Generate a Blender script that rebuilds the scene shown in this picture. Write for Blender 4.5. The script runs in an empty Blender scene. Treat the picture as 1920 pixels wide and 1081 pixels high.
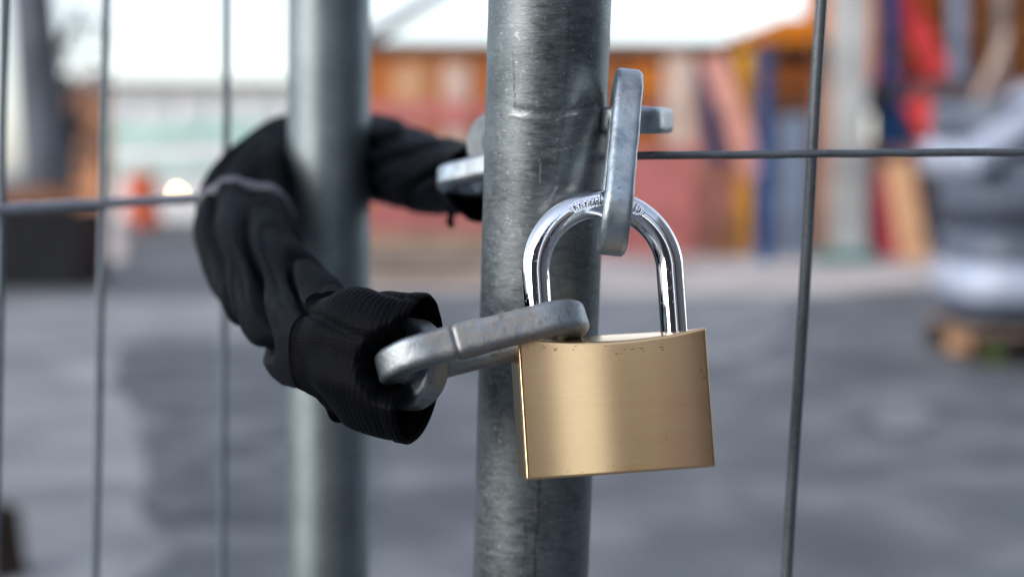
import bpy, bmesh, math, random
import numpy as np
from math import sin, cos, tan, pi, radians, sqrt, atan2, exp
from mathutils import Vector, Matrix, noise

random.seed(7)
S = bpy.context.scene
COL = S.collection

# ------------------------------------------------------------------ camera
F = 35.0 / 23.5 * 1920.0            # focal length in photo pixels
PITCH = radians(4.4)
CAM = Vector((0.0, 0.0, 1.1))
cam_d = bpy.data.cameras.new('camera')
cam = bpy.data.objects.new('camera', cam_d); COL.objects.link(cam)
cam.location = CAM
cam.rotation_euler = (pi / 2 - PITCH, 0, 0)
cam_d.lens = 35.0; cam_d.sensor_width = 23.5; cam_d.sensor_fit = 'HORIZONTAL'
cam_d.clip_start = 0.01; cam_d.clip_end = 2000
cam_d.dof.use_dof = True
cam_d.dof.focus_distance = 0.492
cam_d.dof.aperture_fstop = 3.6
S.camera = cam

# ------------------------------------------------------------------ world, sun, exposure
W = bpy.data.worlds.new('World'); S.world = W; W.use_nodes = True
wn = W.node_tree.nodes; wl = W.node_tree.links
bg = wn['Background']
sky = wn.new('ShaderNodeTexSky'); sky.sky_type = 'NISHITA'; sky.sun_disc = False
SUN_EL, SUN_ROT = radians(24), radians(232)
sky.sun_elevation = SUN_EL; sky.sun_rotation = SUN_ROT
sky.dust_density = 1.2; sky.air_density = 1.0; sky.ozone_density = 1.5
hs = wn.new('ShaderNodeHueSaturation'); hs.inputs['Saturation'].default_value = 0.50
wl.new(sky.outputs[0], hs.inputs['Color']); tint = wn.new('ShaderNodeMix'); tint.data_type = 'RGBA'; tint.blend_type = 'MULTIPLY'; tint.inputs[0].default_value = 1
tint.inputs[7].default_value = (0.985, 0.99, 1.02, 1)
wl.new(hs.outputs[0], tint.inputs[6]); wl.new(tint.outputs[2], bg.inputs['Color'])
bg.inputs['Strength'].default_value = 0.15
sun_d = bpy.data.lights.new('sun', 'SUN'); sun_d.energy = 0.5; sun_d.angle = radians(50)
sun_d.color = (1.0, 0.95, 0.88)
sun = bpy.data.objects.new('sun', sun_d); COL.objects.link(sun)
# sky node: rotation 0 puts the sun at +Y, growing clockwise seen from above
sdir = Vector((sin(SUN_ROT) * cos(SUN_EL), cos(SUN_ROT) * cos(SUN_EL), sin(SUN_EL)))
sun.rotation_euler = sdir.to_track_quat('Z', 'Y').to_euler()
S.view_settings.view_transform = 'Standard'; S.view_settings.look = 'None'
S.view_settings.exposure = 1.12; S.view_settings.gamma = 1.0
S.render.engine = 'CYCLES'
S.cycles.use_denoising = True
S.cycles.max_bounces = 8
S.cycles.sample_clamp_indirect = 8

# ------------------------------------------------------------------ pixel <-> world (photo pixels, 1920 wide)
FW = Vector((0, cos(PITCH), -sin(PITCH))); UP = Vector((0, sin(PITCH), cos(PITCH))); RT = Vector((1, 0, 0))
MC = Matrix((RT, FW, UP)).transposed()          # columns right, forward, up

def ray(px, py): return FW + RT * ((px - 960) / F) - UP * ((py - 540.5) / F)
def P(px, py, d): return CAM + ray(px, py) * d          # d: depth along the view axis
def B(px, py, Y):                                       # point of that ray at world distance Y
    r = ray(px, py); return CAM + r * (Y / r.y)
def G(px, py, z=0.0):                                   # ground point
    r = ray(px, py); return CAM + r * ((z - CAM.z) / r.z)

# ------------------------------------------------------------------ object helpers
def tag(o, label=None, cat=None, group=None, kind=None):
    if label: o['label'] = label
    if cat: o['category'] = cat
    if group: o['group'] = group
    if kind: o['kind'] = kind
    return o

def thing(name, label, cat, loc=(0, 0, 0), group=None, matrix=None):
    o = bpy.data.objects.new(name, None); COL.objects.link(o)
    o.empty_display_size = 0.05
    if matrix is not None: o.matrix_world = matrix
    else: o.location = loc
    o['_org'] = tuple(loc)
    return tag(o, label, cat, group)

def obj(name, vs, fs, mat, parent=None, smooth=False, local=False, uvs=None, bevel=0, origin=None, autosm=None):
    org = Vector((0, 0, 0))
    if parent is not None and not local:
        org = Vector(parent['_org'])
    if parent is None and origin is not None:
        org = Vector(origin)
    me = bpy.data.meshes.new(name)
    me.from_pydata([tuple(Vector(v) - org) for v in vs], [], fs)
    me.update()
    bm = bmesh.new(); bm.from_mesh(me)
    bmesh.ops.recalc_face_normals(bm, faces=bm.faces)
    bm.to_mesh(me); bm.free()
    o = bpy.data.objects.new(name, me); COL.objects.link(o)
    if mat: me.materials.append(mat)
    if uvs is not None:
        uv = me.uv_layers.new(name='UVMap')
        for l in me.loops: uv.data[l.index].uv = uvs[l.vertex_index]
    if smooth:
        me.polygons.foreach_set('use_smooth', [True] * len(me.polygons))
    if bevel:
        m = o.modifiers.new('bevel', 'BEVEL'); m.width = bevel; m.segments = 3; m.limit_method = 'ANGLE'; m.angle_limit = radians(35)
        m.harden_normals = True if smooth else False
    if parent is not None:
        o.parent = parent
        o['_org'] = tuple(org)
    else:
        o['_org'] = tuple(org)
        o.location = org
    return o

def merge(parts):
    vs, fs = [], []
    for v, f in parts:
        n = len(vs); vs += list(v); fs += [tuple(i + n for i in q) for q in f]
    return vs, fs

def box(x0, x1, y0, y1, z0, z1):
    v = [(x0, y0, z0), (x1, y0, z0), (x1, y1, z0), (x0, y1, z0), (x0, y0, z1), (x1, y0, z1), (x1, y1, z1), (x0, y1, z1)]
    f = [(0, 3, 2, 1), (4, 5, 6, 7), (0, 1, 5, 4), (1, 2, 6, 5), (2, 3, 7, 6), (3, 0, 4, 7)]
    return v, f

def bar(a, b, w, t=None, roll=0.0):
    """square bar from a to b"""
    a, b = Vector(a), Vector(b); t = t or w
    d = (b - a).normalized()
    ref = Vector((0, 1, 0)) if abs(d.y) < 0.9 else Vector((0, 0, 1))
    u = d.cross(ref).normalized(); n = u.cross(d).normalized()
    if roll:
        q = Matrix.Rotation(roll, 3, d); u = q @ u; n = q @ n
    vs = []
    for p in (a, b):
        for su, sn in ((-1, -1), (1, -1), (1, 1), (-1, 1)):
            vs.append(p + u * su * w / 2 + n * sn * t / 2)
    fs = [(0, 1, 2, 3), (4, 7, 6, 5)] + [(i, (i + 1) % 4, 4 + (i + 1) % 4, 4 + i) for i in range(4)]
    return vs, fs

def tube(pts, r, n=16, cap=True):
    pts = [Vector(p) for p in pts]
    m = len(pts); rr = r if hasattr(r, '__len__') else [r] * m
    T = [(pts[min(i + 1, m - 1)] - pts[max(i - 1, 0)]).normalized() for i in range(m)]
    ref = Vector((0, 0, 1)) if abs(T[0].z) < 0.9 else Vector((1, 0, 0))
    N = T[0].cross(ref).normalized()
    vs, fs = [], []
    for i in range(m):
        N = (N - T[i] * N.dot(T[i])).normalized(); Bn = T[i].cross(N)
        for k in range(n):
            a = 2 * pi * k / n
            vs.append(pts[i] + (N * cos(a) + Bn * sin(a)) * rr[i])
    for i in range(m - 1):
        for k in range(n):
            k2 = (k + 1) % n
            fs.append((i * n + k, i * n + k2, (i + 1) * n + k2, (i + 1) * n + k))
    if cap:
        fs.append(tuple(reversed(range(n)))); fs.append(tuple((m - 1) * n + k for k in range(n)))
    return vs, fs

# ------------------------------------------------------------------ materials
def newmat(name):
    m = bpy.data.materials.new(name); m.use_nodes = True
    nt = m.node_tree; p = nt.nodes['Principled BSDF']
    return m, nt, p

def N(nt, typ, **kw):
    n = nt.nodes.new(typ)
    for k, v in kw.items():
        if k in n.inputs: n.inputs[k].default_value = v
        else: setattr(n, k, v)
    return n

def ramp(nt, fac, stops, interp='LINEAR'):
    r = nt.nodes.new('ShaderNodeValToRGB'); r.color_ramp.interpolation = interp
    e = r.color_ramp.elements
    while len(e) < len(stops): e.new(0.5)
    for i, (p, c) in enumerate(stops):
        e[i].position = p; e[i].color = (*c, 1) if len(c) == 3 else c
    nt.links.new(fac, r.inputs[0]); return r.outputs[0]

def g(v): return (v, v, v)

def coords(nt, scale=(1, 1, 1), kind='Object'):
    tc = nt.nodes.new('ShaderNodeTexCoord'); mp = nt.nodes.new('ShaderNodeMapping')
    mp.inputs['Scale'].default_value = scale
    nt.links.new(tc.outputs[kind], mp.inputs[0]); return mp.outputs[0]

def noise_tex(nt, vec, scale, detail=4, rough=0.55):
    n = N(nt, 'ShaderNodeTexNoise'); n.inputs['Scale'].default_value = scale
    n.inputs['Detail'].default_value = detail; n.inputs['Roughness'].default_value = rough
    nt.links.new(vec, n.inputs['Vector']); return n.outputs['Fac']

def bump(nt, p, h, strength, dist, prev=None):
    b = nt.nodes.new('ShaderNodeBump'); b.inputs['Strength'].default_value = strength; b.inputs['Distance'].default_value = dist
    nt.links.new(h, b.inputs['Height'])
    if prev is not None: nt.links.new(prev, b.inputs['Normal'])
    nt.links.new(b.outputs[0], p.inputs['Normal']); return b.outputs[0]

def mixc(nt, fac, a, b, blend='MIX'):
    m = nt.nodes.new('ShaderNodeMix'); m.data_type = 'RGBA'; m.blend_type = blend
    for s, v in ((0, fac), (6, a), (7, b)):
        if hasattr(v, 'is_output') or isinstance(v, bpy.types.NodeSocket): nt.links.new(v, m.inputs[s])
        else: m.inputs[s].default_value = v if s == 0 else (*v, 1)
    return m.outputs[2]

def math_(nt, op, a, b=None):
    m = nt.nodes.new('ShaderNodeMath'); m.operation = op
    for i, v in enumerate((a, b)):
        if v is None: continue
        if isinstance(v, bpy.types.NodeSocket): nt.links.new(v, m.inputs[i])
        else: m.inputs[i].default_value = v
    return m.outputs[0]

def simple(name, c, rough=0.7, metal=0.0, var=0.25, scale=6.0, bmp=0.0, stretch=(1, 1, 1)):
    m, nt, p = newmat(name)
    f = noise_tex(nt, coords(nt, stretch), scale, 5)
    lo = tuple(x * (1 - var) for x in c); hi = tuple(min(1, x * (1 + var)) for x in c)
    nt.links.new(ramp(nt, f, [(0.3, lo), (0.7, hi)]), p.inputs['Base Color'])
    p.inputs['Roughness'].default_value = rough; p.inputs['Metallic'].default_value = metal
    p.inputs['Specular IOR Level'].default_value = 0.15 if rough > 0.45 else 0.5
    if bmp: bump(nt, p, f, bmp, 0.02)
    return m

def galvanised(name, lo, hi, rough=(0.34, 0.55), fleck=0.5, wear=False, streak=1.0, metal=0.92):
    m, nt, p = newmat(name)
    v = coords(nt, (1, 1, 1)); vs_ = coords(nt, (1, 1, 3.2))
    big = noise_tex(nt, v, 38, 5); st = noise_tex(nt, vs_, 190, 6, 0.7); fine = noise_tex(nt, coords(nt, (0.55, 0.55, 1.25)), 1150, 2)
    a = math_(nt, 'ADD', math_(nt, 'MULTIPLY', big, 0.5), math_(nt, 'MULTIPLY', st, 0.5 * streak))
    c = ramp(nt, a, [(0.32, lo), (0.66, hi)])
    fl = ramp(nt, fine, [(0.54, g(0)), (0.66, g(1))])
    fl2 = ramp(nt, noise_tex(nt, v, 420, 3), [(0.5, g(0)), (0.7, g(1))])
    fm = math_(nt, 'MULTIPLY', math_(nt, 'MULTIPLY', fl, fl2), fleck)
    c = mixc(nt, fm, c, (0.75, 0.8, 0.85))
    r = ramp(nt, st, [(0.3, g(rough[0])), (0.7, g(rough[1]))])
    if wear:
        at = N(nt, 'ShaderNodeAttribute'); at.attribute_name = 'wear'
        at2 = N(nt, 'ShaderNodeAttribute'); at2.attribute_name = 'grime'
        c = mixc(nt, at.outputs['Fac'], c, (0.72, 0.72, 0.70))
        c = mixc(nt, at2.outputs['Fac'], c, (0.025, 0.024, 0.024))
        r = math_(nt, 'ADD', r, math_(nt, 'MULTIPLY', at2.outputs['Fac'], 0.3))
    nt.links.new(c, p.inputs['Base Color']); nt.links.new(r, p.inputs['Roughness'])
    p.inputs['Metallic'].default_value = metal
    h = math_(nt, 'ADD', math_(nt, 'MULTIPLY', st, 0.7), math_(nt, 'MULTIPLY', fine, 0.5))
    bump(nt, p, h, 0.22, 0.0004)
    return m

M = {}
M['post'] = galvanised('galvanised_post', (0.075, 0.088, 0.098), (0.25, 0.285, 0.305), wear=True, fleck=0.33)
M['post_back'] = galvanised('galvanised_post_back', (0.16, 0.195, 0.21), (0.29, 0.335, 0.355), (0.46, 0.58), 0.3)
M['wire'] = galvanised('wire_zinc', (0.10, 0.12, 0.13), (0.20, 0.22, 0.24), (0.4, 0.6), 0.3, metal=0.7)
M['wire_rail'] = galvanised('wire_zinc_rail', (0.42, 0.43, 0.46), (0.58, 0.59, 0.63), (0.5, 0.6), 0.2, metal=0.15)
M['wire_back'] = galvanised('wire_zinc_back', (0.085, 0.11, 0.13), (0.16, 0.195, 0.22), (0.5, 0.65), 0.2, metal=0.3)

def link_mat(name='zinc_chain', dr=0.0, k=1.0):
    m, nt, p = newmat(name)
    v = coords(nt)
    n1 = noise_tex(nt, v, 90, 6, 0.65); n2 = noise_tex(nt, v, 420, 4, 0.6); n3 = noise_tex(nt, v, 55, 4)
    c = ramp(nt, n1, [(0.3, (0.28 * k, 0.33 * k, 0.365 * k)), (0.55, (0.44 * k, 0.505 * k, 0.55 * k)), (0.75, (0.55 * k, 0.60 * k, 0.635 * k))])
    at = N(nt, 'ShaderNodeAttribute'); at.attribute_name = 'wear'
    w = math_(nt, 'MULTIPLY', at.outputs['Fac'], ramp(nt, n2, [(0.35, g(0.15)), (0.6, g(1))]))
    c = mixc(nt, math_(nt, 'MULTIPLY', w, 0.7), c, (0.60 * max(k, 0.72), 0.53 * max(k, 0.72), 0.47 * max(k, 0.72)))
    sp = math_(nt, 'MULTIPLY', ramp(nt, n2, [(0.58, g(0)), (0.68, g(1))]), ramp(nt, n3, [(0.45, g(0)), (0.6, g(0.75))]))
    c = mixc(nt, sp, c, (0.12, 0.11, 0.10))
    nt.links.new(c, p.inputs['Base Color'])
    r = math_(nt, 'ADD', ramp(nt, n1, [(0.3, g(0.30 + dr)), (0.7, g(0.46 + dr))]), math_(nt, 'MULTIPLY', w, 0.25))
    nt.links.new(r, p.inputs['Roughness']); p.inputs['Metallic'].default_value = 0.95
    bump(nt, p, math_(nt, 'ADD', n2, math_(nt, 'MULTIPLY', n1, 1.5)), 0.35, 0.0006)
    return m
M['link'] = link_mat(); M['link_worn'] = link_mat('worn_zinc_chain', 0.10, 0.78); M['link_dimmed'] = link_mat('dimmed_zinc_chain', 0.2, 0.42)  # last copy: zinc coloured darker to hold back bright sky on the rear link

def chrome_mat():
    m, nt, p = newmat('chrome_steel')
    v = coords(nt)
    f = noise_tex(nt, v, 900, 3); b = noise_tex(nt, v, 160, 4)
    sp = math_(nt, 'MULTIPLY', ramp(nt, f, [(0.60, g(0)), (0.68, g(1))]), ramp(nt, b, [(0.48, g(0)), (0.62, g(1))]))
    nt.links.new(mixc(nt, sp, (0.86, 0.88, 0.92), (0.5, 0.5, 0.5)), p.inputs['Base Color'])
    nt.links.new(math_(nt, 'ADD', 0.045, math_(nt, 'MULTIPLY', sp, 0.35)), p.inputs['Roughness'])
    p.inputs['Metallic'].default_value = 1.0
    bump(nt, p, sp, 0.15, 0.0002)
    return m
M['chrome'] = chrome_mat()
M['stamp'] = simple('stamped_steel', (0.55, 0.52, 0.45), 0.3, 0.95, 0.3, 900, 0.3)

def brass_mat(name='brushed_brass', aniso=True):
    m, nt, p = newmat(name)
    v = coords(nt, (1, 1, 1)); vx = coords(nt, (0.018, 0.018, 1))
    st = noise_tex(nt, vx, 1500, 4, 0.75); st2 = noise_tex(nt, coords(nt, (0.04, 0.04, 1)), 650, 4, 0.6)
    big = noise_tex(nt, v, 60, 4); spk = noise_tex(nt, v, 700, 3)
    c = ramp(nt, math_(nt, 'ADD', math_(nt, 'MULTIPLY', st, 0.6), math_(nt, 'MULTIPLY', st2, 0.4)),
             [(0.25, (0.88, 0.59, 0.31)), (0.75, (0.97, 0.67, 0.38))])
    sm = math_(nt, 'MULTIPLY', ramp(nt, spk, [(0.66, g(0)), (0.72, g(1))]), ramp(nt, big, [(0.55, g(0)), (0.7, g(0.7))]))
    c = mixc(nt, sm, c, (0.14, 0.08, 0.035))
    at = N(nt, 'ShaderNodeAttribute'); at.attribute_name = 'grime'
    c = mixc(nt, at.outputs['Fac'], c, (0.07, 0.045, 0.03))
    nt.links.new(c, p.inputs['Base Color'])
    p.inputs['Metallic'].default_value = 1.0
    nt.links.new(ramp(nt, st2, [(0.3, g(0.205)), (0.7, g(0.225))]), p.inputs['Roughness'])
    p.inputs['Anisotropic'].default_value = 0.93 if aniso else 0.0
    vt = N(nt, 'ShaderNodeVectorTransform'); vt.vector_type = 'VECTOR'; vt.convert_from = 'OBJECT'; vt.convert_to = 'WORLD'
    vt.inputs[0].default_value = (0, 0, 1)
    if aniso: nt.links.new(vt.outputs[0], p.inputs['Tangent'])
    bump(nt, p, st, 0.05, 0.00012)
    return m
M['brass'] = brass_mat(); M['brass_top'] = brass_mat('milled_brass', False)

def cloth(name, rib, c=(0.0020, 0.0026, 0.0045)):
    m, nt, p = newmat(name)
    tc = nt.nodes.new('ShaderNodeTexCoord'); sep = nt.nodes.new('ShaderNodeSeparateXYZ')
    nt.links.new(tc.outputs['UV'], sep.inputs[0])
    def wv(s, period): return math_(nt, 'SINE', math_(nt, 'MULTIPLY', s, 2 * pi / period))
    n1 = noise_tex(nt, coords(nt), 70, 5)
    nt.links.new(ramp(nt, n1, [(0.3, tuple(x * 0.7 for x in c)), (0.7, tuple(x * 1.5 for x in c))]), p.inputs['Base Color'])
    p.inputs['Roughness'].default_value = 0.55; p.inputs['IOR'].default_value = 1.12
    p.inputs['Sheen Weight'].default_value = 0.0; p.inputs['Sheen Roughness'].default_value = 0.4
    p.inputs['Sheen Tint'].default_value = (0.6, 0.7, 1, 1)
    p.inputs['Specular IOR Level'].default_value = 0.5
    if rib:
        wob = math_(nt, 'MULTIPLY', noise_tex(nt, coords(nt), 130, 3), 0.0022)
        a = wv(math_(nt, 'ADD', sep.outputs[0], wob), 0.00135); b_ = wv(math_(nt, 'ADD', sep.outputs[1], wob), 0.0011)
        h = math_(nt, 'ADD', a, math_(nt, 'MULTIPLY', b_, 0.3))
        h = math_(nt, 'ADD', math_(nt, 'MULTIPLY', h, ramp(nt, noise_tex(nt, coords(nt), 60, 3), [(0.35, g(0.35)), (0.65, g(1))])), noise_tex(nt, coords(nt), 900, 2))
        bump(nt, p, h, 0.45, 0.0003)
    else:
        a = wv(sep.outputs[0], 0.0008); b_ = wv(sep.outputs[1], 0.0008)
        h = math_(nt, 'ADD', math_(nt, 'MULTIPLY', a, b_), math_(nt, 'MULTIPLY', noise_tex(nt, coords(nt), 300, 4), 1.0))
        bump(nt, p, h, 0.35, 0.0003)
    return m
M['cloth'] = cloth('black_nylon', False)
M['cuff'] = cloth('black_ribbed_webbing', True, (0.0026, 0.0029, 0.0042))
M['piping'] = simple('grey_reflective_piping', (0.16, 0.155, 0.18), 0.5, 0, 0.1, 300)

# ------------------------------------------------------------------ ground
def asphalt(name, stops, big=0.9, rough=0.8, bm_=0.6):
    m, nt, p = newmat(name)
    v = coords(nt)
    a = noise_tex(nt, v, big, 6, 0.62); b_ = noise_tex(nt, v, 55, 4, 0.7); c_ = noise_tex(nt, v, 0.22, 3)
    f = math_(nt, 'ADD', math_(nt, 'MULTIPLY', a, 0.72), math_(nt, 'ADD', math_(nt, 'MULTIPLY', b_, 0.12), math_(nt, 'MULTIPLY', c_, 0.16)))
    nt.links.new(ramp(nt, f, stops), p.inputs['Base Color'])
    nt.links.new(ramp(nt, a, [(0.35, g(rough - 0.25)), (0.65, g(rough))]), p.inputs['Roughness'])
    bump(nt, p, b_, bm_, 0.01); p.inputs['Specular IOR Level'].default_value = 0.25
    return m
M['asphalt'] = asphalt('asphalt', [(0.40, (0.088, 0.096, 0.103)), (0.50, (0.142, 0.152, 0.162)), (0.61, (0.25, 0.258, 0.266))], 1.7)
M['pave'] = asphalt('pale_concrete', [(0.40, (0.18, 0.182, 0.188)), (0.51, (0.285, 0.285, 0.29)), (0.62, (0.42, 0.413, 0.41))], 1.6)
M['sand'] = asphalt('sandy_ground', [(0.42, (0.44, 0.39, 0.36)), (0.52, (0.58, 0.525, 0.49)), (0.60, (0.68, 0.63, 0.60))], 0.8)
M['darkpatch'] = asphalt('dark_asphalt', [(0.43, (0.062, 0.069, 0.077)), (0.51, (0.115, 0.125, 0.135)), (0.60, (0.22, 0.23, 0.24))], 3.0)

def sheet(name, pts, z, mat, jit=0.0, sub=6, seed=0):
    out = []
    n = len(pts)
    for i in range(n):
        a = Vector(pts[i]); b = Vector(pts[(i + 1) % n])
        for k in range(sub):
            q = a.lerp(b, k / sub)
            if jit:
                q = q + Vector((noise.noise((q.x * 1.7 + seed, q.y * 1.7, 0)) * jit, noise.noise((q.x * 1.7, q.y * 1.7 + seed, 5)) * jit, 0))
            out.append((q.x, q.y, z))
    cx = sum(p[0] for p in out) / len(out); cy = sum(p[1] for p in out) / len(out)
    bm = bmesh.new(); vs = [bm.verts.new(p) for p in out]; f = bm.faces.new(vs)
    bmesh.ops.triangulate(bm, faces=[f])
    v = [tuple(x.co) for x in bm.verts]; bm.verts.index_update(); fs = [tuple(x.index for x in q.verts) for q in bm.faces]; bm.free()
    o = obj(name, v, fs, mat)
    for p in o.data.polygons:
        if p.normal.z < 0: p.flip()
    return tag(o, kind='structure')

ground = obj('ground', [(-300, -300, 0), (300, -300, 0), (300, 500, 0), (-300, 500, 0)], [(0, 1, 2, 3)], M['asphalt'])
tag(ground, kind='structure')
sheet('sandy_path', [G(560, 549), G(980, 548), G(1300, 556), G(1560, 548), G(1800, 530), G(2300, 520), G(2300, 462), G(1000, 466), G(560, 480)], 0.004, M['sand'], 0.35, 10)
sheet('pavement', [G(-900, 560), G(150, 560), G(520, 565), G(520, 625), G(232, 650), G(245, 760), G(290, 880), G(285, 1000), G(240, 1250), G(-900, 1250)], 0.004, M['pave'], 0.16, 14, 3)
sheet('dark_road_patch', [G(250, 655), G(540, 640), G(760, 700), G(700, 860), G(560, 1000), G(310, 1000), G(305, 850), G(262, 740)], 0.008, M['darkpatch'], 0.3, 12, 8)
sheet('light_road_patch', [G(1630, 780), G(1650, 762), G(1690, 757), G(1730, 765), G(1745, 785), G(1720, 808), G(1670, 812), G(1640, 800)], 0.008, M['pave'], 0.05, 5, 2)
sheet('worn_road_patch', [G(1000, 565), G(1500, 555), G(1480, 640), G(1250, 720), G(900, 700), G(880, 600)], 0.008, asphalt('worn_asphalt', [(0.40, (0.145, 0.153, 0.162)), (0.51, (0.22, 0.229, 0.24)), (0.60, (0.34, 0.348, 0.356))], 2.2), 0.4, 12, 4)

# ------------------------------------------------------------------ fence panels
def line_pts(a, b, z0, z1, n=2):
    """points of the line a-b between world heights z0 and z1"""
    a, b = Vector(a), Vector(b); d = b - a
    return [a + d * ((z0 + (z1 - z0) * k / (n - 1) - a.z) / d.z) for k in range(n)]

def proj(p):
    q = p - CAM; d = q.dot(FW)
    return 960 + F * q.dot(RT) / d, 540.5 - F * q.dot(UP) / d, d

def segd(x, y, a, b):
    ax, ay = a; bx, by = b
    t = np.clip(((x - ax) * (bx - ax) + (y - ay) * (by - ay)) / ((bx - ax) ** 2 + (by - ay) ** 2), 0, 1)
    return np.hypot(x - ax - t * (bx - ax), y - ay - t * (by - ay)), t

def add_attr(o, name, vals):
    a = o.data.attributes.new(name, 'FLOAT', 'POINT'); a.data.foreach_set('value', list(vals))

FA, FB = P(1031, 0, 0.524), P(997.5, 1000, 0.558)
front = thing('fence_panel', 'nearer mesh fence panel on the right whose scratched steel post stands behind the brass padlock', 'fence',
              tuple(line_pts(FA, FB, 0.0, 1.0)[0]), 'site fence panels')

def front_post():
    R = 0.0212
    base, top = line_pts(FA, FB, 0.0, 2.0)
    ax = (top - base); L = ax.length; ax.normalize()
    u = ax.cross(Vector((0, 1, 0))).normalized(); w = u.cross(ax).normalized()
    # levels: coarse outside the picture, fine inside it
    zs = [0, 0.4, 0.8]
    t0, t1 = 0.97, 1.22
    zs += list(np.arange(t0, t1, 0.0005)) + [1.4, 1.7, L]
    th = list(np.linspace(-pi, 0, 24, endpoint=False)) + list(np.linspace(0, pi, 150, endpoint=False))
    n = len(th)
    vs = np.array([[*(base + ax * z + (u * cos(a) - w * sin(a)) * 0)] for z in zs for a in [0]])
    dirs = np.array([[*(u * cos(a) - w * sin(a))] for a in th])
    C = np.repeat(vs, n, axis=0); D = np.tile(dirs, (len(zs), 1))
    V = C + D * R
    cam = np.array(CAM); q = V - cam
    d = q @ np.array(FW); px = 960 + F * (q @ np.array(RT)) / d; py = 540.5 - F * (q @ np.array(UP)) / d
    face = (D @ (-q.T).T.mean(axis=0) if False else np.einsum('ij,ij->i', D, -q)) > 0
    wear = np.zeros(len(V)); grime = np.zeros(len(V)); disp = np.zeros(len(V))
    jx = np.array([noise.noise((x * 0.03, y * 0.03, 1.0)) for x, y in zip(px, py)]) * 5
    jy = np.array([noise.noise((x * 0.03, y * 0.03, 7.0)) for x, y in zip(px, py)]) * 5
    rg = np.array([noise.noise((x * 0.12, y * 0.12, 3.0)) for x, y in zip(px, py)])
    X, Y = px + jx, py + jy
    def stroke(arr, pts, wd, amt, noisy=0.6):
        for a, b in zip(pts[:-1], pts[1:]):
            dd, t = segd(X, Y, a, b)
            arr[:] = np.maximum(arr, np.exp(-(dd / wd) ** 2) * amt * np.clip(1 + rg * noisy * 2, 0, 1.3) * face)
    stroke(grime, [(962, 110), (964, 160), (966, 203), (974, 208)], 1.2, 0.5, 1.2)
    stroke(grime, [(990, 209), (1015, 211), (1060, 206), (1115, 195)], 4.0, 0.38, 0.9)
    stroke(grime, [(1062, 208), (1052, 262), (1040, 330)], 1.3, 0.35)
    stroke(grime, [(1068, 20), (1064, 100), (1058, 195)], 1.6, 0.25)
    stroke(grime, [(1012, 900), (1010, 960), (1002, 1030), (1004, 1090)], 3.0, 0.6)
    stroke(grime, [(985, 980), (984, 1050)], 4, 0.5)
    stroke(grime, [(925, 730), (935, 830)], 16, 0.35)
    stroke(wear, [(955, 219), (978, 215), (1000, 208)], 1.6, 0.45)
    stroke(wear, [(1046, 222), (1068, 214), (1082, 212)], 1.4, 0.45)
    stroke(wear, [(968, 65), (972, 73)], 1.4, 0.5)
    stroke(wear, [(1036, 283), (1060, 280), (1086, 269)], 0.9, 0.4)
    stroke(wear, [(1010, 300), (1014, 345)], 1.0, 0.45)
    stroke(wear, [(1070, 245), (1088, 237)], 0.8, 0.25)
    stroke(wear, [(925, 288), (960, 300)], 0.8, 0.25)
    stroke(wear, [(1018, 392), (1036, 376), (1075, 352)], 7, 0.33)
    stroke(wear, [(1030, 375), (1044, 350)], 2, 0.45)
    for k in range(45):
        x = random.uniform(895, 1095); y = random.uniform(0, 1081); l = random.uniform(5, 22); s = random.uniform(-0.25, 0.35)
        stroke(wear, [(x, y), (x + l, y + l * s)], 0.7, random.uniform(0.08, 0.25))
    stroke(disp, [(968, 205), (1010, 211), (1060, 206), (1115, 197)], 7, -0.00035, 0.2)
    g2 = np.zeros(len(V)); stroke(g2, [(968, 205), (1010, 211), (1060, 206), (1115, 197)], 7, 1.0, 0.2)
    g3 = np.zeros(len(V)); stroke(g3, [(962, 217), (1010, 222), (1062, 217), (1115, 209)], 6, 1.0, 0.2)
    V = V + D * ((-0.00016 * g2 + 0.00008 * g3)[:, None])
    m = len(zs); fs = []
    for i in range(m - 1):
        for k in range(n):
            k2 = (k + 1) % n
            fs.append((i * n + k, i * n + k2, (i + 1) * n + k2, (i + 1) * n + k))
    fs.append(tuple((m - 1) * n + k for k in range(n)))
    o = obj('post', [tuple(v) for v in V], fs, M['post'], front, smooth=True)
    add_attr(o, 'wear', np.clip(wear, 0, 1)); add_attr(o, 'grime', np.clip(grime, 0, 1))
    return o
front_post()

def wire(parent, pts, r, mat, wob=0.0, seed=0, n=60):
    pts = [Vector(p) for p in pts]; out = []
    for k in range(n + 1):
        t = k / n * (len(pts) - 1); i = min(int(t), len(pts) - 2); q = pts[i].lerp(pts[i + 1], t - i)
        s = Vector((noise.noise((k * 0.35 + seed, 0.3, 0)), noise.noise((0.7, k * 0.35 + seed, 0)), noise.noise((0.2, 9, k * 0.35 + seed)))) * wob
        out.append(q + s)
    v, f = tube(out, r, 12)
    return obj('wire', v, f, mat, parent, smooth=True)

# right panel: the visible pair first, then its repeats out of the picture
VA, VB = P(1540, 0, 0.541), P(1475, 1081, 0.572)
vert0 = line_pts(VA, VB, 0.25, 1.9)
H0 = P(1100, 293, 0.535); H1 = P(1920, 284.5, 0.545); hd = (H1 - H0)
wire(front, vert0, 0.00215, M['wire'], 0.0004, 1)
step = Vector((0.094, 0.004, 0))
for k in range(1, 9):
    wire(front, [p + step * k for p in vert0], 0.00215, M['wire'], 0.0004, k * 5)
Hn = [H0 + hd * t for t in (0.0, 0.5, 1.0, 3.2, 5.4)]
Hn[1] = P(1520, 288.5, 0.5375); 
wire(front, Hn, 0.00145, M['wire'], 0.00028, 31, 90)
lean = (FA - FB).normalized()
for dz in (-0.66, -0.44, -0.22, 0.22, 0.44, 0.66):
    wire(front, [p + lean * dz for p in Hn], 0.00145, M['wire'], 0.0005, dz * 50, 60)

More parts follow.
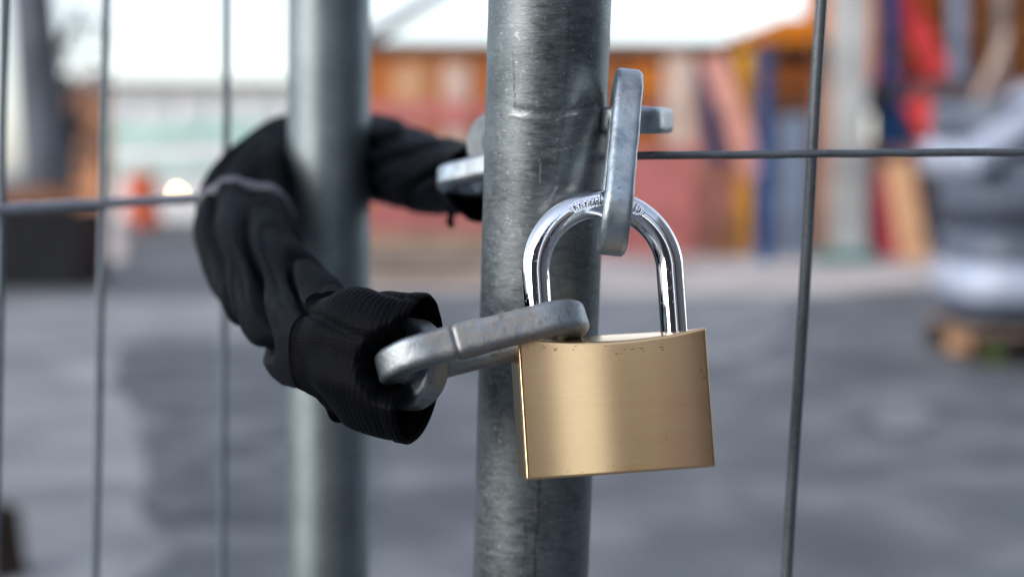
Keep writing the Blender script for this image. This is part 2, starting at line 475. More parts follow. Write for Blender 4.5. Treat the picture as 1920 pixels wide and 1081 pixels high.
# left panel
LA, LB = P(617.5, 0, 0.782), P(614.5, 1081, 0.792)
left = thing('fence_panel', 'further mesh fence panel on the left, smooth steel post wrapped by the black chain sleeve', 'fence',
             tuple(line_pts(LA, LB, 0.0, 1.0)[0]), 'site fence panels')
v, f = tube(line_pts(LA, LB, 0.0, 2.0, 30), 0.0212, 72)
obj('post', v, f, M['post_back'], left, smooth=True)
lv = [(P(425, 0, 0.805), P(417, 1081, 0.795)), (P(199, 0, 0.752), P(179, 1081, 0.738)), (P(8, 0, 0.702), P(-8, 1081, 0.688))]
for i, (a, b) in enumerate(lv):
    wire(left, line_pts(a, b, 0.2, 1.9), 0.0020, M['wire_back'], 0.0005, i * 7)
d3 = lv[2][0] - lv[1][0]; d3.z = 0
for k in range(1, 5):
    a, b = lv[2]; wire(left, [p + d3 * k for p in line_pts(a, b, 0.2, 1.9)], 0.0020, M['wire_back'], 0.0005, 60 + k)
ll = [P(615, 362, 0.784), P(425, 369.5, 0.8025), P(193, 381, 0.7475), P(0, 391, 0.6965)]
ll.append(ll[3] + d3 * 4.5)
up = Vector((0, 0, 1))
for dz in (0, -0.66, -0.44, -0.22, 0.22, 0.44, 0.66):
    wire(left, [p + up * dz for p in ll], 0.0026 if dz == 0 else 0.002, M['wire_rail'], 0.0005, 80 + dz * 9, 80)

# ------------------------------------------------------------------ padlock
def camrot(yaw, tilt, roll):
    return Matrix.Rotation(roll, 3, 'Y') @ Matrix.Rotation(tilt, 3, 'X') @ Matrix.Rotation(yaw, 3, 'Z')

HW, HB, TH = 0.0308, 0.0449, 0.0215          # half width, height, thickness of the body
lockR = (MC @ camrot(radians(8.6), radians(-4.5), radians(-3.7))).to_4x4()
lock_c = P(1146, 755, 0.4955)                # body centre
lockM = Matrix.Translation(lock_c) @ lockR @ Matrix.Translation((0, 0, -HB / 2))
lock = thing('padlock', 'brushed brass padlock with a polished steel shackle hanging in front of the scratched post', 'padlock', matrix=lockM)
def brass_body():
    nx, nz, ny = 60, 40, 8
    xs = [HW * (-1 + 2 * i / nx) for i in range(nx + 1)]
    def yf(x): return -TH / 2 + 0.0013 * (x / HW) ** 2
    def yb(x): return TH / 2 - 0.0013 * (x / HW) ** 2
    def ztop(x, y):
        t = max(0.0, min(1.0, (0.004 - y) / (TH / 2 + 0.004)))
        return HB - 0.0030 * (1 - (x / HW) ** 2) * t ** 1.3
    bm = bmesh.new(); cache = {}
    def vert(x, y, z):
        k = (round(x, 7), round(y, 7), round(z, 7))
        if k not in cache: cache[k] = bm.verts.new((x, y, z))
        return cache[k]
    def yy(x, j): return yf(x) + (yb(x) - yf(x)) * j / ny
    def zz(x, y, k): return ztop(x, y) * k / nz
    def quad(*p):
        q = [vert(*a) for a in p]
        if len(set(q)) >= 3: bm.faces.new(q)
    for i in range(nx):
        a, b = xs[i], xs[i + 1]
        for k in range(nz):
            for fn in (yf, yb):
                quad((a, fn(a), zz(a, fn(a), k)), (b, fn(b), zz(b, fn(b), k)), (b, fn(b), zz(b, fn(b), k + 1)), (a, fn(a), zz(a, fn(a), k + 1)))
        for j in range(ny):
            for k in (0, nz):
                p = [(a, yy(a, j)), (b, yy(b, j)), (b, yy(b, j + 1)), (a, yy(a, j + 1))]
                quad(*[(x, y, zz(x, y, k)) for x, y in p])
    for x in (-HW, HW):
        for k in range(nz):
            for j in range(ny):
                p = [(yy(x, j), k), (yy(x, j + 1), k), (yy(x, j + 1), k + 1), (yy(x, j), k + 1)]
                quad(*[(x, y, zz(x, y, kk)) for y, kk in p])
    bmesh.ops.recalc_face_normals(bm, faces=bm.faces)
    bm.verts.index_update()
    ed = [e for e in bm.edges if len(e.link_faces) == 2 and e.calc_face_angle() > radians(40)]
    bmesh.ops.bevel(bm, geom=ed, offset=0.0008, segments=3, profile=0.6, affect='EDGES', clamp_overlap=True)
    vs = [tuple(v.co) for v in bm.verts]; bm.verts.index_update(); fs = [tuple(v.index for v in q.verts) for q in bm.faces]; bm.free()
    o = obj('body', vs, fs, M['brass'], lock, smooth=True, local=True)
    o.data.set_sharp_from_angle(angle=radians(50))
    o.data.materials.append(M['brass_top'])
    for pp in o.data.polygons:
        if abs(pp.normal.z) > 0.6: pp.material_index = 1
    gr = []
    rnd = random.Random(5)
    marks = [(rnd.uniform(-0.004, 0.016), HB - 0.0035 - rnd.random() ** 2 * 0.004, rnd.uniform(0.0003, 0.0012)) for _ in range(15)]
    marks += [(rnd.uniform(-0.024, -0.010), HB - 0.001 - rnd.random() * 0.002, rnd.uniform(0.0005, 0.0015)) for _ in range(7)]
    marks += [(rnd.uniform(-0.02, -0.002), 0.0008 + rnd.random() ** 2 * 0.002, rnd.uniform(0.0003, 0.0009)) for _ in range(5)]
    for v in vs:
        a = 0
        gr.append(a)
    add_attr(o, 'grime', gr)
    # nicks and stamped dashes: fine raised-nothing strokes cut as thin dark slivers just proud of the face
    parts = []
    for x, z, l in marks:
        y = yf(x) - 0.00003
        h = rnd.uniform(0.00008, 0.00022)
        sl = rnd.uniform(-0.25, 0.25)
        y2 = yf(x + l) - 0.00003
        if z + 0.0004 > HB - 0.0030 * (1 - (x / HW) ** 2) - 0.0008: z -= 0.0022
        parts.append(([(x, y, z), (x + l, y2, z + sl * l), (x + l, y2, z + sl * l + h), (x, y, z + h)], [(0, 1, 2, 3)]))
    v, f = merge(parts)
    obj('nick', v, f, simple('brass_grime', (0.10, 0.06, 0.03), 0.6, 0.3, 0.3, 800), lock, local=True)['kind'] = 'stuff'
    return o
brass_body()

SR, SH, LEG = 0.00455, 0.0224, 0.0204         # bar radius, half spacing, straight leg above the body
SX = 0.0004
def shackle():
    path = []
    z0 = HB - 0.006
    for k in range(14): path.append((SX - SH, 0, z0 + (HB + LEG - z0) * k / 14))
    na = 240
    for k in range(na + 1):
        a = pi - pi * k / na
        path.append((SX + SH * cos(a), 0, HB + LEG + SH * sin(a)))
    for k in range(1, 15): path.append((SX + SH, 0, HB + LEG - (HB + LEG - z0) * k / 14))
    pts = [Vector(p) for p in path]; m = len(pts); n = 96
    vs, fs, st = [], [], []
    for i in range(m):
        t = (pts[min(i + 1, m - 1)] - pts[max(i - 1, 0)]).normalized()
        n_out = Vector((-t.z, 0, t.x))            # towards the outside of the bow
        fr = Vector((0, -1, 0))
        ang = atan2(pts[i].z - HB - LEG, pts[i].x - SX) if pts[i].z >= HB + LEG else 9
        for k in range(n):
            a = 2 * pi * k / n                    # 0 = front
            r = SR
            if ang != 9:
                s = (ang - radians(85)) * SH      # arc length from the middle of the stamped slot
                w = (a if a < pi else a - 2 * pi) * SR - radians(6) * SR
                hl, hh = 0.0122, 0.0018
                dd = sqrt(max(0, abs(s) - (hl - hh)) ** 2 + w * w) - hh     # signed distance to the slot outline
                if dd < 0: r -= 0.00030 * min(1, -dd / 0.0003)
                elif dd < 0.00035: r += 0.00012 * sin(pi * dd / 0.00035)
                # wavy relief inside the slot, like worn stamped capitals
                if dd < -0.0004:
                    q = (s / 0.0019) % 1.0
                    r += 0.00022 * (1 if (0.15 < q < 0.32 or 0.62 < q < 0.78 or (0.3 < q < 0.65 and abs(w - (q - 0.48) * 0.004) < 0.0004)) else 0)
            vs.append(pts[i] + (fr * cos(a) + n_out * sin(a)) * r)
    for i in range(m - 1):
        for k in range(n):
            k2 = (k + 1) % n; fs.append((i * n + k, i * n + k2, (i + 1) * n + k2, (i + 1) * n + k))
    fs.append(tuple(range(n))); fs.append(tuple((m - 1) * n + k for k in range(n)))
    return obj('shackle', vs, fs, M['chrome'], lock, smooth=True, local=True)
shackle()

# ------------------------------------------------------------------ chain
chain = thing('chain', 'thick square zinc chain running round the post and through the padlock shackle', 'chain', tuple(P(1000, 640, 0.49)))

def link(c, a, w, length=0.066, width=0.0305, t=0.0093, weld=True, seed=0, wearamt=0.5, mat='link'):
    """stadium link: centre c, long axis a, width axis w, outer length/width, bar thickness"""
    c = Vector(c); a = Vector(a).normalized(); w = Vector(w); w = (w - a * w.dot(a)).normalized(); nrm = a.cross(w)
    R = (width - t) / 2; Ls = length - width
    path = []; ns, nb = (110 if weld else 34), 30
    for k in range(ns): path.append((-Ls / 2 + Ls * k / ns, R, 0.0, (0, 1)))
    for k in range(nb):
        q = pi * k / nb; path.append((Ls / 2 + R * sin(q), R * cos(q), 0, (sin(q), cos(q))))
    for k in range(ns): path.append((Ls / 2 - Ls * k / ns, -R, 0, (0, -1)))
    for k in range(nb):
        q = pi * k / nb; path.append((-Ls / 2 - R * sin(q), -R * cos(q), 0, (-sin(q), -cos(q))))
    sec = []; ns_ = 40; e = 7.0
    for k in range(ns_):
        q = 2 * pi * k / ns_
        cc, ss = cos(q), sin(q)
        rr = (abs(cc) ** e + abs(ss) ** e) ** (-1 / e)
        rr = min(rr, 1.235)
        sec.append((cc * rr * t / 2, ss * rr * t / 2))
    vs, wear = [], []
    for i, (x, y, _, (ox, oy)) in enumerate(path):
        sc = 1.0; notch = 0
        if weld and i < ns:
            dd = (x + 0.0105) / 0.0007
            sc += 0.05 * exp(-((x + 0.0075) / 0.0045) ** 2)
            notch = exp(-dd * dd)
            sc -= 0.13 * notch
        for k, (s1, s2) in enumerate(sec):
            p = c + a * (x + ox * s1 * sc) + w * (y + oy * s1 * sc) + nrm * s2 * sc
            q = p * 160
            p = p + (nrm * noise.noise(q) + w * noise.noise(q + Vector((9, 3, 1)))) * 0.00022
            vs.append(p)
            mid = exp(-(x / (Ls * 0.55)) ** 4)
            wear.append(min(1, max(0, wearamt * mid * (1.2 if s1 > 0 else 0.4) + 0.6 * noise.noise(p * 90 + Vector((seed, 0, 0))) - 0.05)))
    m = len(path); n = ns_; fs = []
    for i in range(m):
        i2 = (i + 1) % m
        for k in range(n):
            k2 = (k + 1) % n; fs.append((i * n + k, i * n + k2, i2 * n + k2, i2 * n + k))
    o = obj('link', vs, fs, M[mat], chain, smooth=True)
    add_attr(o, 'wear', wear)
    return o, [c + a * x + w * y for x, y, _, _ in path]

# front link: lies on the lock, round the left shackle leg and the sleeve's last link
l1a, l1b = P(706, 694, 0.4795), P(1099, 596, 0.4925)
a1 = (l1b - l1a); c1 = (l1a + l1b) / 2
w1 = -(FW * 0.965 - UP * 0.26)                       # +w: towards the viewer
front_link, l1path = link(c1, a1, w1, a1.length, 0.0315, 0.0098, True, 3, 1.1, 'link_worn')

# ------------------------------------------------------------------ sleeve path
SP = [(782, 691, 0.487, 0.0228), (735, 684, 0.490, 0.0222), (690, 672, 0.498, 0.0215), (628, 656, 0.520, 0.0186), (556, 592, 0.575, 0.0178),
      (482, 498, 0.645, 0.0205), (460, 418, 0.722, 0.0215), (473, 345, 0.780, 0.0190), (500, 309, 0.812, 0.0168), (543, 290, 0.836, 0.0178), (620, 292, 0.850, 0.0200),
      (694, 302, 0.835, 0.0220), (765, 318, 0.775, 0.0195), (832, 330, 0.705, 0.0165), (878, 333, 0.665, 0.0150), (905, 335, 0.64, 0.0150)]
sp = [(P(x, y, z), r) for x, y, z, r in SP]
def catmull(pts, per=60):
    out = []
    n = len(pts)
    for i in range(n - 1):
        p0, p1, p2, p3 = pts[max(i - 1, 0)], pts[i], pts[i + 1], pts[min(i + 2, n - 1)]
        for k in range(per):
            t = k / per
            def cr(a, b, c, d): return (b * 2 + (c - a) * t + (a * 2 - b * 5 + c * 4 - d) * t * t + (b * 3 - a - c * 3 + d) * t ** 3) * 0.5
            out.append((cr(p0[0], p1[0], p2[0], p3[0]), cr(p0[1], p1[1], p2[1], p3[1])))
    out.append(pts[-1]); return out
cl = catmull(sp, 60)
# resample evenly
acc = [0.0]
for i in range(1, len(cl)): acc.append(acc[-1] + (cl[i][0] - cl[i - 1][0]).length)
TOT = acc[-1]
def at_s(s):
    s = max(0, min(TOT, s))
    i = max(1, int(np.searchsorted(acc, s))); i = min(i, len(acc) - 1)
    t = (s - acc[i - 1]) / max(1e-9, acc[i] - acc[i - 1])
    return cl[i - 1][0].lerp(cl[i][0], t), cl[i - 1][1] * (1 - t) + cl[i][1] * t
NS = 1100
smp = [TOT * k / NS for k in range(NS + 1)]
cen = [at_s(s) for s in smp]
tan_ = [((at_s(s + 0.004)[0]) - (at_s(s - 0.004)[0])).normalized() for s in smp]
fr = []
nv = UP.copy()
for t in tan_:
    nv = (nv - t * nv.dot(t)).normalized(); fr.append((nv.copy(), t.cross(nv)))
CUFF_END = 0.034

def ridge(p): 
    return 1 - abs(noise.noise(p)) * 2
def sleeve_r(i, th):
    s = smp[i]; r = cen[i][1]
    cu = s < CUFF_END
    ph = 0.6 * sin(th + 0.8) + 0.35 * cos(2 * th)
    q = Vector((s * 13 + ph, cos(th) * 0.4, sin(th) * 0.4))
    q2 = Vector((s * 13 - ph * 1.3 + 7, cos(th) * 0.45 + 4, sin(th) * 0.45))
    n1 = noise.noise(q); n2 = noise.noise(q2); n3 = noise.noise(q2 * 2.0 + Vector((3, 1, 2)))
    A = 0.38 if cu else 1.0
    d = A * (0.0038 * n1 - 0.0056 * exp(-(abs(n2) / 0.13) ** 1.7) + 0.0022 - 0.0008 * exp(-(n3 / 0.12) ** 2))
    d += 0.00025 * noise.noise(Vector((s * 100, cos(th) * 2.5, sin(th) * 2.5)))
    if cu:
        if s < 0.0035: d += 0.0007
        elif s < 0.0048: d -= 0.0003
        d *= 0.35 + 0.65 * min(1, s / 0.02)
        nn, bb = fr[i]; tc = atan2(-FW.dot(bb), -FW.dot(nn))
        da = (th - tc + pi) % (2 * pi) - pi
        d -= 0.0048 * exp(-(da / 0.42) ** 2) * exp(-((s - 0.004) / 0.022) ** 2)
        d += 0.0016 * exp(-((da - 1.0) / 0.35) ** 2) * exp(-((s - 0.020) / 0.012) ** 2) - 0.0028 * exp(-((s - 0.028) / 0.006) ** 2) * (0.5 + 0.5 * sin(th * 2 + 1))
    return r + d

def sleeve_mesh(i0, i1, off, n=128, inner=True, inner_len=60, step=1):
    ids = list(range(i0, i1 + 1, step))
    vs, uv, fs = [], [], []
    for i in ids:
        c = cen[i][0]; nn, bb = fr[i]
        for k in range(n):
            th = 2 * pi * k / n
            r = sleeve_r(i, th) + off
            vs.append(c + (nn * cos(th) + bb * sin(th)) * r); uv.append((smp[i], th * 0.021))
    m = len(ids)
    for i in range(m - 1):
        for k in range(n):
            k2 = (k + 1) % n; fs.append((i * n + k, i * n + k2, (i + 1) * n + k2, (i + 1) * n + k))
    return vs, uv, fs, n

sleeve = thing('chain_sleeve', 'crumpled black fabric sleeve covering the chain around the left fence post', 'chain cover', tuple(P(450, 420, 0.72)))
ic = next(i for i, s in enumerate(smp) if s > CUFF_END)

def push_from_link(vs, path, dist):
    # the fabric is pressed in where the front link bears on the rim
    pp = np.array([proj(p) for p in path]); out = []
    for v in vs:
        x, y, d = proj(Vector(v))
        dd = np.hypot(pp[:, 0] - x, pp[:, 1] - y)
        near = dd < dd.min() + 12; k = np.where(near)[0][np.argmin(pp[near, 2])]
        L = dd[k]; lim = pp[k, 2] + dist
        if L < 85 and d < lim:
            wgt = 1 if L < 40 else 0.5 + 0.5 * cos(pi * (L - 40) / 45)
            v = Vector(v) + FW * (lim - d) * wgt
        out.append(v)
    return out

# cuff: outer skin, rolled rim and lining inside
def cuff():
    vs, uv, fs, n = sleeve_mesh(0, ic, 0.0011)
    m = ic + 1
    # inner lining, following the same rings back in
    inner = []
    for i in range(0, ic, 1):
        c = cen[i][0]; nn, bb = fr[i]
        for k in range(n):
            th = 2 * pi * k / n; r = sleeve_r(i, th) - 0.0007
            inner.append(c + (nn * cos(th) + bb * sin(th)) * r)
            uv.append((smp[i], th * 0.021))
    # rounded rim ring
    rim = []
    c = cen[0][0] - tan_[0] * 0.0010; nn, bb = fr[0]
    for k in range(n):
        th = 2 * pi * k / n; r = sleeve_r(0, th) + 0.0002
        rim.append(c + (nn * cos(th) + bb * sin(th)) * r); uv.append((-0.001, th * 0.021))
    o0 = len(vs); vs = vs + inner; o1 = len(vs); vs = vs + rim
    for k in range(n):
        k2 = (k + 1) % n
        fs.append((k, k2, o1 + k2, o1 + k)); fs.append((o1 + k, o1 + k2, o0 + k2, o0 + k))
    for i in range(ic - 1):
        for k in range(n):
            k2 = (k + 1) % n; fs.append((o0 + i * n + k, o0 + i * n + k2, o0 + (i + 1) * n + k2, o0 + (i + 1) * n + k))
    vs = push_from_link(vs, l1path, 0.0066)
    return obj('cuff', vs, fs, M['cuff'], sleeve, smooth=True, uvs=uv)
cuff()
def tube_cloth():
    vs, uv, fs, n = sleeve_mesh(ic - 10, NS, 0.0)
    # inner lining at the far mouth
    m = NS - (ic - 10) + 1; o0 = len(vs); L = 150
    for j in range(L):
        i = NS - j; c = cen[i][0]; nn, bb = fr[i]
        for k in range(n):
            th = 2 * pi * k / n; vs.append(c + (nn * cos(th) + bb * sin(th)) * (sleeve_r(i, th) - 0.0015)); uv.append((smp[i], th * 0.021))
    for k in range(n):
        k2 = (k + 1) % n; fs.append(((m - 1) * n + k, (m - 1) * n + k2, o0 + k2, o0 + k))
    for j in range(L - 1):
        for k in range(n):
            k2 = (k + 1) % n; fs.append((o0 + j * n + k, o0 + j * n + k2, o0 + (j + 1) * n + k2, o0 + (j + 1) * n + k))
    return obj('fabric_tube', vs, fs, M['cloth'], sleeve, smooth=True, uvs=uv)
tube_cloth()
def band():
    # grey piping seam round the sleeve beside the post
    tgt = P(461, 418, 0.722)
    ib = min(range(len(cen)), key=lambda i: (cen[i][0] - tgt).length)
    n = 128; ids = range(ib - 8, ib + 9)
    avg = [sum(sleeve_r(i, 2 * pi * (k + q) / n) for q in range(-6, 7, 3) for i in (ib - 14, ib, ib + 14)) / 15 for k in range(n)]
    vs, vs2, fs = [], [], []
    for i in ids:
        c = cen[i][0]; nn, bb = fr[i]; b_ = 0.0011 * (1 - ((i - ib) / 9) ** 2)
        for k in range(n):
            th = 2 * pi * k / n; u_ = nn * cos(th) + bb * sin(th)
            r = max(avg[k], sleeve_r(i, th)) + 0.0003 + b_
            vs.append(c + u_ * r); vs2.append(c + u_ * (r - 0.0025))
    for i in range(16):
        for k in range(n):
            k2 = (k + 1) % n; fs.append((i * n + k, i * n + k2, (i + 1) * n + k2, (i + 1) * n + k))
    m = 17; o0 = len(vs); vs = vs + vs2
    for k in range(n):
        k2 = (k + 1) % n
        fs.append((k, k2, o0 + k2, o0 + k)); fs.append(((m - 1) * n + k, (m - 1) * n + k2, o0 + (m - 1) * n + k2, o0 + (m - 1) * n + k))
    obj('piping', vs, fs, M['piping'], sleeve, smooth=True)
band()
th_ = [P(838, 372, 0.66), P(842, 392, 0.66), P(846, 405, 0.66), P(843, 416, 0.66), P(849, 427, 0.66)]
v, f = tube(th_, [0.0010, 0.0011, 0.0015, 0.0018, 0.0011], 8)
obj('loose_thread', v, f, M['cloth'], sleeve, smooth=True)

# last link inside the sleeve mouth, upright
e2 = P(827, 690, 0.4845)
ax2 = (e2 - P(735, 678, 0.5)).normalized()
link(e2 - ax2 * 0.033, ax2, UP * 0.97 + FW * 0.22 - RT * 0.1, 0.066, 0.0300, 0.0096, False, 11, 0.7, 'link_worn')
# link through the shackle bow, seen edge-on
b3, t3 = P(1148, 470, 0.4885), P(1176, 143, 0.5175)
a3 = t3 - b3
link((b3 + t3) / 2, a3, -FW, a3.length, 0.0300, 0.0092, False, 21, 0.25)
# flat link round its back bar
c4 = P(1190, 226, 0.546)
r4 = ray(1215, 240)
link(c4, r4 + RT * 0.10, RT, 0.062, 0.0245, 0.0092, False, 31, 0.3)
# links behind the post, the nearer one upright
link(P(1016, 268, 0.612), RT * 0.93 - FW * 0.30, UP + FW * 0.1, 0.062, 0.0290, 0.0092, False, 41, 0.3, 'link_dimmed')
link(P(935, 325, 0.622), RT * 0.66 - FW * 0.62 + UP * 0.10, FW * 0.7 + RT * 0.7 - UP * 0.15, 0.060, 0.0290, 0.0092, False, 51, 0.3)

# ------------------------------------------------------------------ background helpers
def boxpx(x0, y0, x1, y1, Y, depth, off=0):
    a = B(x0, y1, Y); b = B(x1, y0, Y)
    return box(a.x, b.x, Y, Y + depth, max(a.z, off), b.z)

def block(name, label, cat, x0, y0, x1, y1, Y, depth, mat, group=None, bevel=0.02, ground_=False):
    v, f = boxpx(x0, y0, x1, y1, Y, depth)
    if ground_: v = [(a, b, 0.0 if i < 4 else c) for i, (a, b, c) in enumerate(v)]
    a = Vector(v[0])
    o = obj(name, v, f, mat, None, bevel=bevel, origin=(sum(p[0] for p in v) / 8, sum(p[1] for p in v) / 8, min(p[2] for p in v)))
    return tag(o, label, cat, group)

def colmat(name, c, rough=0.6, var=0.3, scale=3, **k): return simple(name, c, rough, 0, var, scale, **k)

def slats(name, c0, c1, axis=0, period=0.3, rough=0.7):
    m, nt, p = newmat(name)
    tc = nt.nodes.new('ShaderNodeTexCoord'); sep = nt.nodes.new('ShaderNodeSeparateXYZ'); nt.links.new(tc.outputs['Object'], sep.inputs[0])
    t = math_(nt, 'DIVIDE', sep.outputs[axis], period)
    fl = math_(nt, 'FLOOR', t); fr_ = math_(nt, 'FRACT', t)
    wn_ = nt.nodes.new('ShaderNodeTexWhiteNoise'); wn_.noise_dimensions = '1D'; nt.links.new(fl, wn_.inputs['W'])
    c = mixc(nt, wn_.outputs['Value'], c0, c1)
    gap = ramp(nt, fr_, [(0.0, g(1)), (0.06, g(0)), (0.94, g(0)), (1.0, g(1))])
    c = mixc(nt, gap, c, (0.06, 0.03, 0.02))
    n = noise_tex(nt, coords(nt, (6, 6, 0.8) if axis == 0 else (0.8, 0.8, 6)), 2.0, 5)
    c = mixc(nt, ramp(nt, n, [(0.4, g(0)), (0.75, g(0.45))]), c, (0.16, 0.08, 0.05))
    nt.links.new(c, p.inputs['Base Color']); p.inputs['Roughness'].default_value = rough; p.inputs['Specular IOR Level'].default_value = 0.12
    return m

M['orange_v'] = slats('orange_boards', (0.42, 0.12, 0.025), (0.58, 0.21, 0.06), 0, 0.32)
M['orange_h'] = slats('orange_sheeting', (0.42, 0.11, 0.008), (0.60, 0.19, 0.015), 2, 0.30)
M['orange'] = colmat('orange_panel', (0.62, 0.20, 0.012))
M['yellow'] = colmat('yellow_panel', (0.78, 0.38, 0.04))
M['pink'] = colmat('faded_red_panel', (0.44, 0.15, 0.14))
M['salmon'] = colmat('salmon_panel', (0.62, 0.30, 0.24))
M['red'] = colmat('red_paint', (0.60, 0.055, 0.055))
M['blue'] = colmat('blue_paint', (0.008, 0.075, 0.21))
M['bluegrey'] = colmat('blue_grey_paint', (0.16, 0.21, 0.29))
M['concrete'] = colmat('pale_concrete_column', (0.37, 0.375, 0.37), 0.85, 0.35, 1.2)
M['beige'] = colmat('beige_board', (0.56, 0.43, 0.36))
M['plank'] = colmat('pine_plank', (0.52, 0.30, 0.17), 0.7, 0.2, 4)
M['dark'] = colmat('dark_steel', (0.010, 0.011, 0.014))
M['teal'] = colmat('teal_paint', (0.06, 0.20, 0.20))
M['white'] = colmat('white_render', (0.80, 0.81, 0.82), 0.8, 0.08, 1)
M['mint'] = colmat('mint_cladding', (0.36, 0.62, 0.55), 0.5, 0.15, 1.5)
M['glass'] = simple('window_glass', (0.10, 0.14, 0.16), 0.08, 0.0, 0.2, 2)
M['roof'] = colmat('grey_roof', (0.16, 0.18, 0.17))
M['timber'] = colmat('weathered_timber', (0.26, 0.19, 0.15), 0.85, 0.35, 5)
M['brown'] = colmat('brown_board', (0.22, 0.10, 0.055))

# ---- orange boarded hall behind the site
YH = 23.0
hall = thing('site_hall', 'long low hall clad in orange boards behind the coloured site props', 'building', tuple(B(1100, 452, YH)[i] if i < 2 else 0 for i in range(3)))
def wallbox(x0, yt, x1, Y, d):
    a = B(x0, yt, Y); b = B(x1, yt, Y); return box(a.x, b.x, Y, Y + d, 0, a.z)
v, f = wallbox(560, 92, 1365, YH, 6); obj('wall', v, f, M['orange_v'], hall)
a = B(555, 92, YH); b = B(1370, 82, YH)
v, f = box(a.x, b.x, YH - 0.3, YH + 6.2, a.z + 0.003, b.z + 0.02); obj('roof', v, f, M['roof'], hall)
# doors in the wall (proud of the boards)
for x0, x1, mt in ((735, 800, M['plank']), (830, 880, M['beige']), (1200, 1246, M['orange'])):
    v, f = wallbox(x0, 118, x1, YH - 0.06, 0.055); obj('door', v, f, mt, hall, bevel=0.01)
a, b = B(560, 236, YH - 0.12), B(1300, 192, YH - 0.12)
v, f = box(a.x, b.x, YH - 0.16, YH - 0.065, a.z, b.z); obj('band_beam', v, f, M['pink'], hall, bevel=0.01)

gable = thing('gabled_shed', 'shed with a sloping bright orange roof above a dark eave', 'shed', tuple(B(1450, 440, 21.5)[i] if i < 2 else 0 for i in range(3)))
v, f = wallbox(1372, 100, 1552, 21.5, 4); obj('wall', v, f, M['orange_v'], gable)
a, b = B(1340, 84, 21.3), B(1560, 32, 21.3)
e = B(1340, 102, 21.3)
v = [(a.x, 21.3, a.z), (b.x, 21.3, a.z), (b.x, 21.3, b.z), (B(1470, 32, 21.3).x, 21.3, b.z)]
v = v + [(x, 25.6, z) for x, y, z in v]
obj('roof', v, [(0, 1, 2, 3), (4, 7, 6, 5), (0, 3, 7, 4), (3, 2, 6, 7), (2, 1, 5, 6), (1, 0, 4, 5)], M['orange'], gable)
v, f = box(a.x - 0.25, b.x, 21.2, 21.495, e.z, a.z - 0.003); obj('eave', v, f, M['dark'], gable)

sc_t = thing('scaffold', 'open scaffold of thin dark standards and rails in front of the orange hall', 'scaffold', tuple(B(1350, 460, 21.0)[i] if i < 2 else 0 for i in range(3)))
for x in (1158, 1226, 1292, 1378, 1456, 1530):
    a = B(x, 60 if x > 1300 else 88, 21.0)
    v, f = tube([(a.x, 21.0, 0), (a.x, 21.0, a.z)], 0.045, 10); obj('standard', v, f, M['brown'], sc_t)
for y in (118, 176, 262, 352, 420):
    a, b = B(1120, y, 20.94), B(1550, y - 4, 20.94)
    v, f = tube([a, b], 0.035, 10); obj('rail', v, f, M['dark'] if y < 200 else M['brown'], sc_t)
a, b = B(1130, 190, 21.1), B(1548, 176, 21.1)
v, f = box(a.x, b.x, 21.05, 21.9, b.z - 0.18, b.z - 0.13); obj('deck_board', v, f, M['timber'], sc_t)

# ---- two-storey frame on the right
YT = 20.0
frame = thing('site_building', 'two-storey building shell with orange sheeting above a dark open ground floor', 'building', tuple(B(1800, 465, YT)[i] if i < 2 else 0 for i in range(3)))
def rect(x0, y0, x1, y1, Y, d):
    a, b = B(x0, y1, Y), B(x1, y0, Y); return box(a.x, b.x, Y, Y + d, max(0, a.z), b.z)
v, f = rect(1640, -260, 2400, 150, YT + 0.4, 5); obj('upper_wall', v, f, M['orange_h'], frame)
v, f = rect(1600, 152, 2420, 182, YT - 0.3, 6); obj('floor_slab', v, f, colmat('slab', (0.17, 0.12, 0.12)), frame, bevel=0.02)
v, f = rect(1640, 128, 1790, 150, YT + 0.1, 0.28); obj('edge_board', v, f, M['red'], frame, bevel=0.01)
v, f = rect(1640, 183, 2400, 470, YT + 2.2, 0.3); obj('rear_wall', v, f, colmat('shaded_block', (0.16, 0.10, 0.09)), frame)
v, f = rect(1880, 183, 1905, 470, YT, 0.35); obj('column', v, f, M['concrete'], frame, bevel=0.02)
v, f = rect(1868, -200, 1898, 150, YT + 0.05, 0.3); obj('mullion', v, f, colmat('tan_post', (0.36, 0.29, 0.25)), frame, bevel=0.02)
v, f = rect(1600, 268, 1760, 292, YT - 0.1, 0.5); obj('parapet', v, f, M['salmon'], frame, bevel=0.02)
v, f = rect(1600, 293, 1720, 470, YT + 0.1, 0.3); obj('low_wall', v, f, colmat('low_wall', (0.36, 0.25, 0.24)), frame, bevel=0.02)

for x in (1704, 1772, 1832, 1910, 1990):
    v, f = rect(x, -240, x + 13, 149, YT + 0.2, 0.15); obj('gap_strip', v, f, M['brown'], frame)  # dark strips standing in for the shaded gaps between the orange sheets
for y in (-40, 18, 72, 118):
    v, f = rect(1642, y, 2380, y + 9, YT + 0.36, 0.035); obj('batten', v, f, M['dark'], frame)
for x in (1752, 1830, 1950):
    v, f = rect(x, 184, x + 20, 466, YT + 0.6, 0.2); obj('inner_post', v, f, M['red'] if x == 1830 else M['bluegrey'], frame)
block('concrete_column', 'tall pale grey concrete column just right of the thin vertical fence wire', 'column', 1566, -120, 1634, 474, 19.0, 0.55, M['concrete'], bevel=0.03, ground_=True)
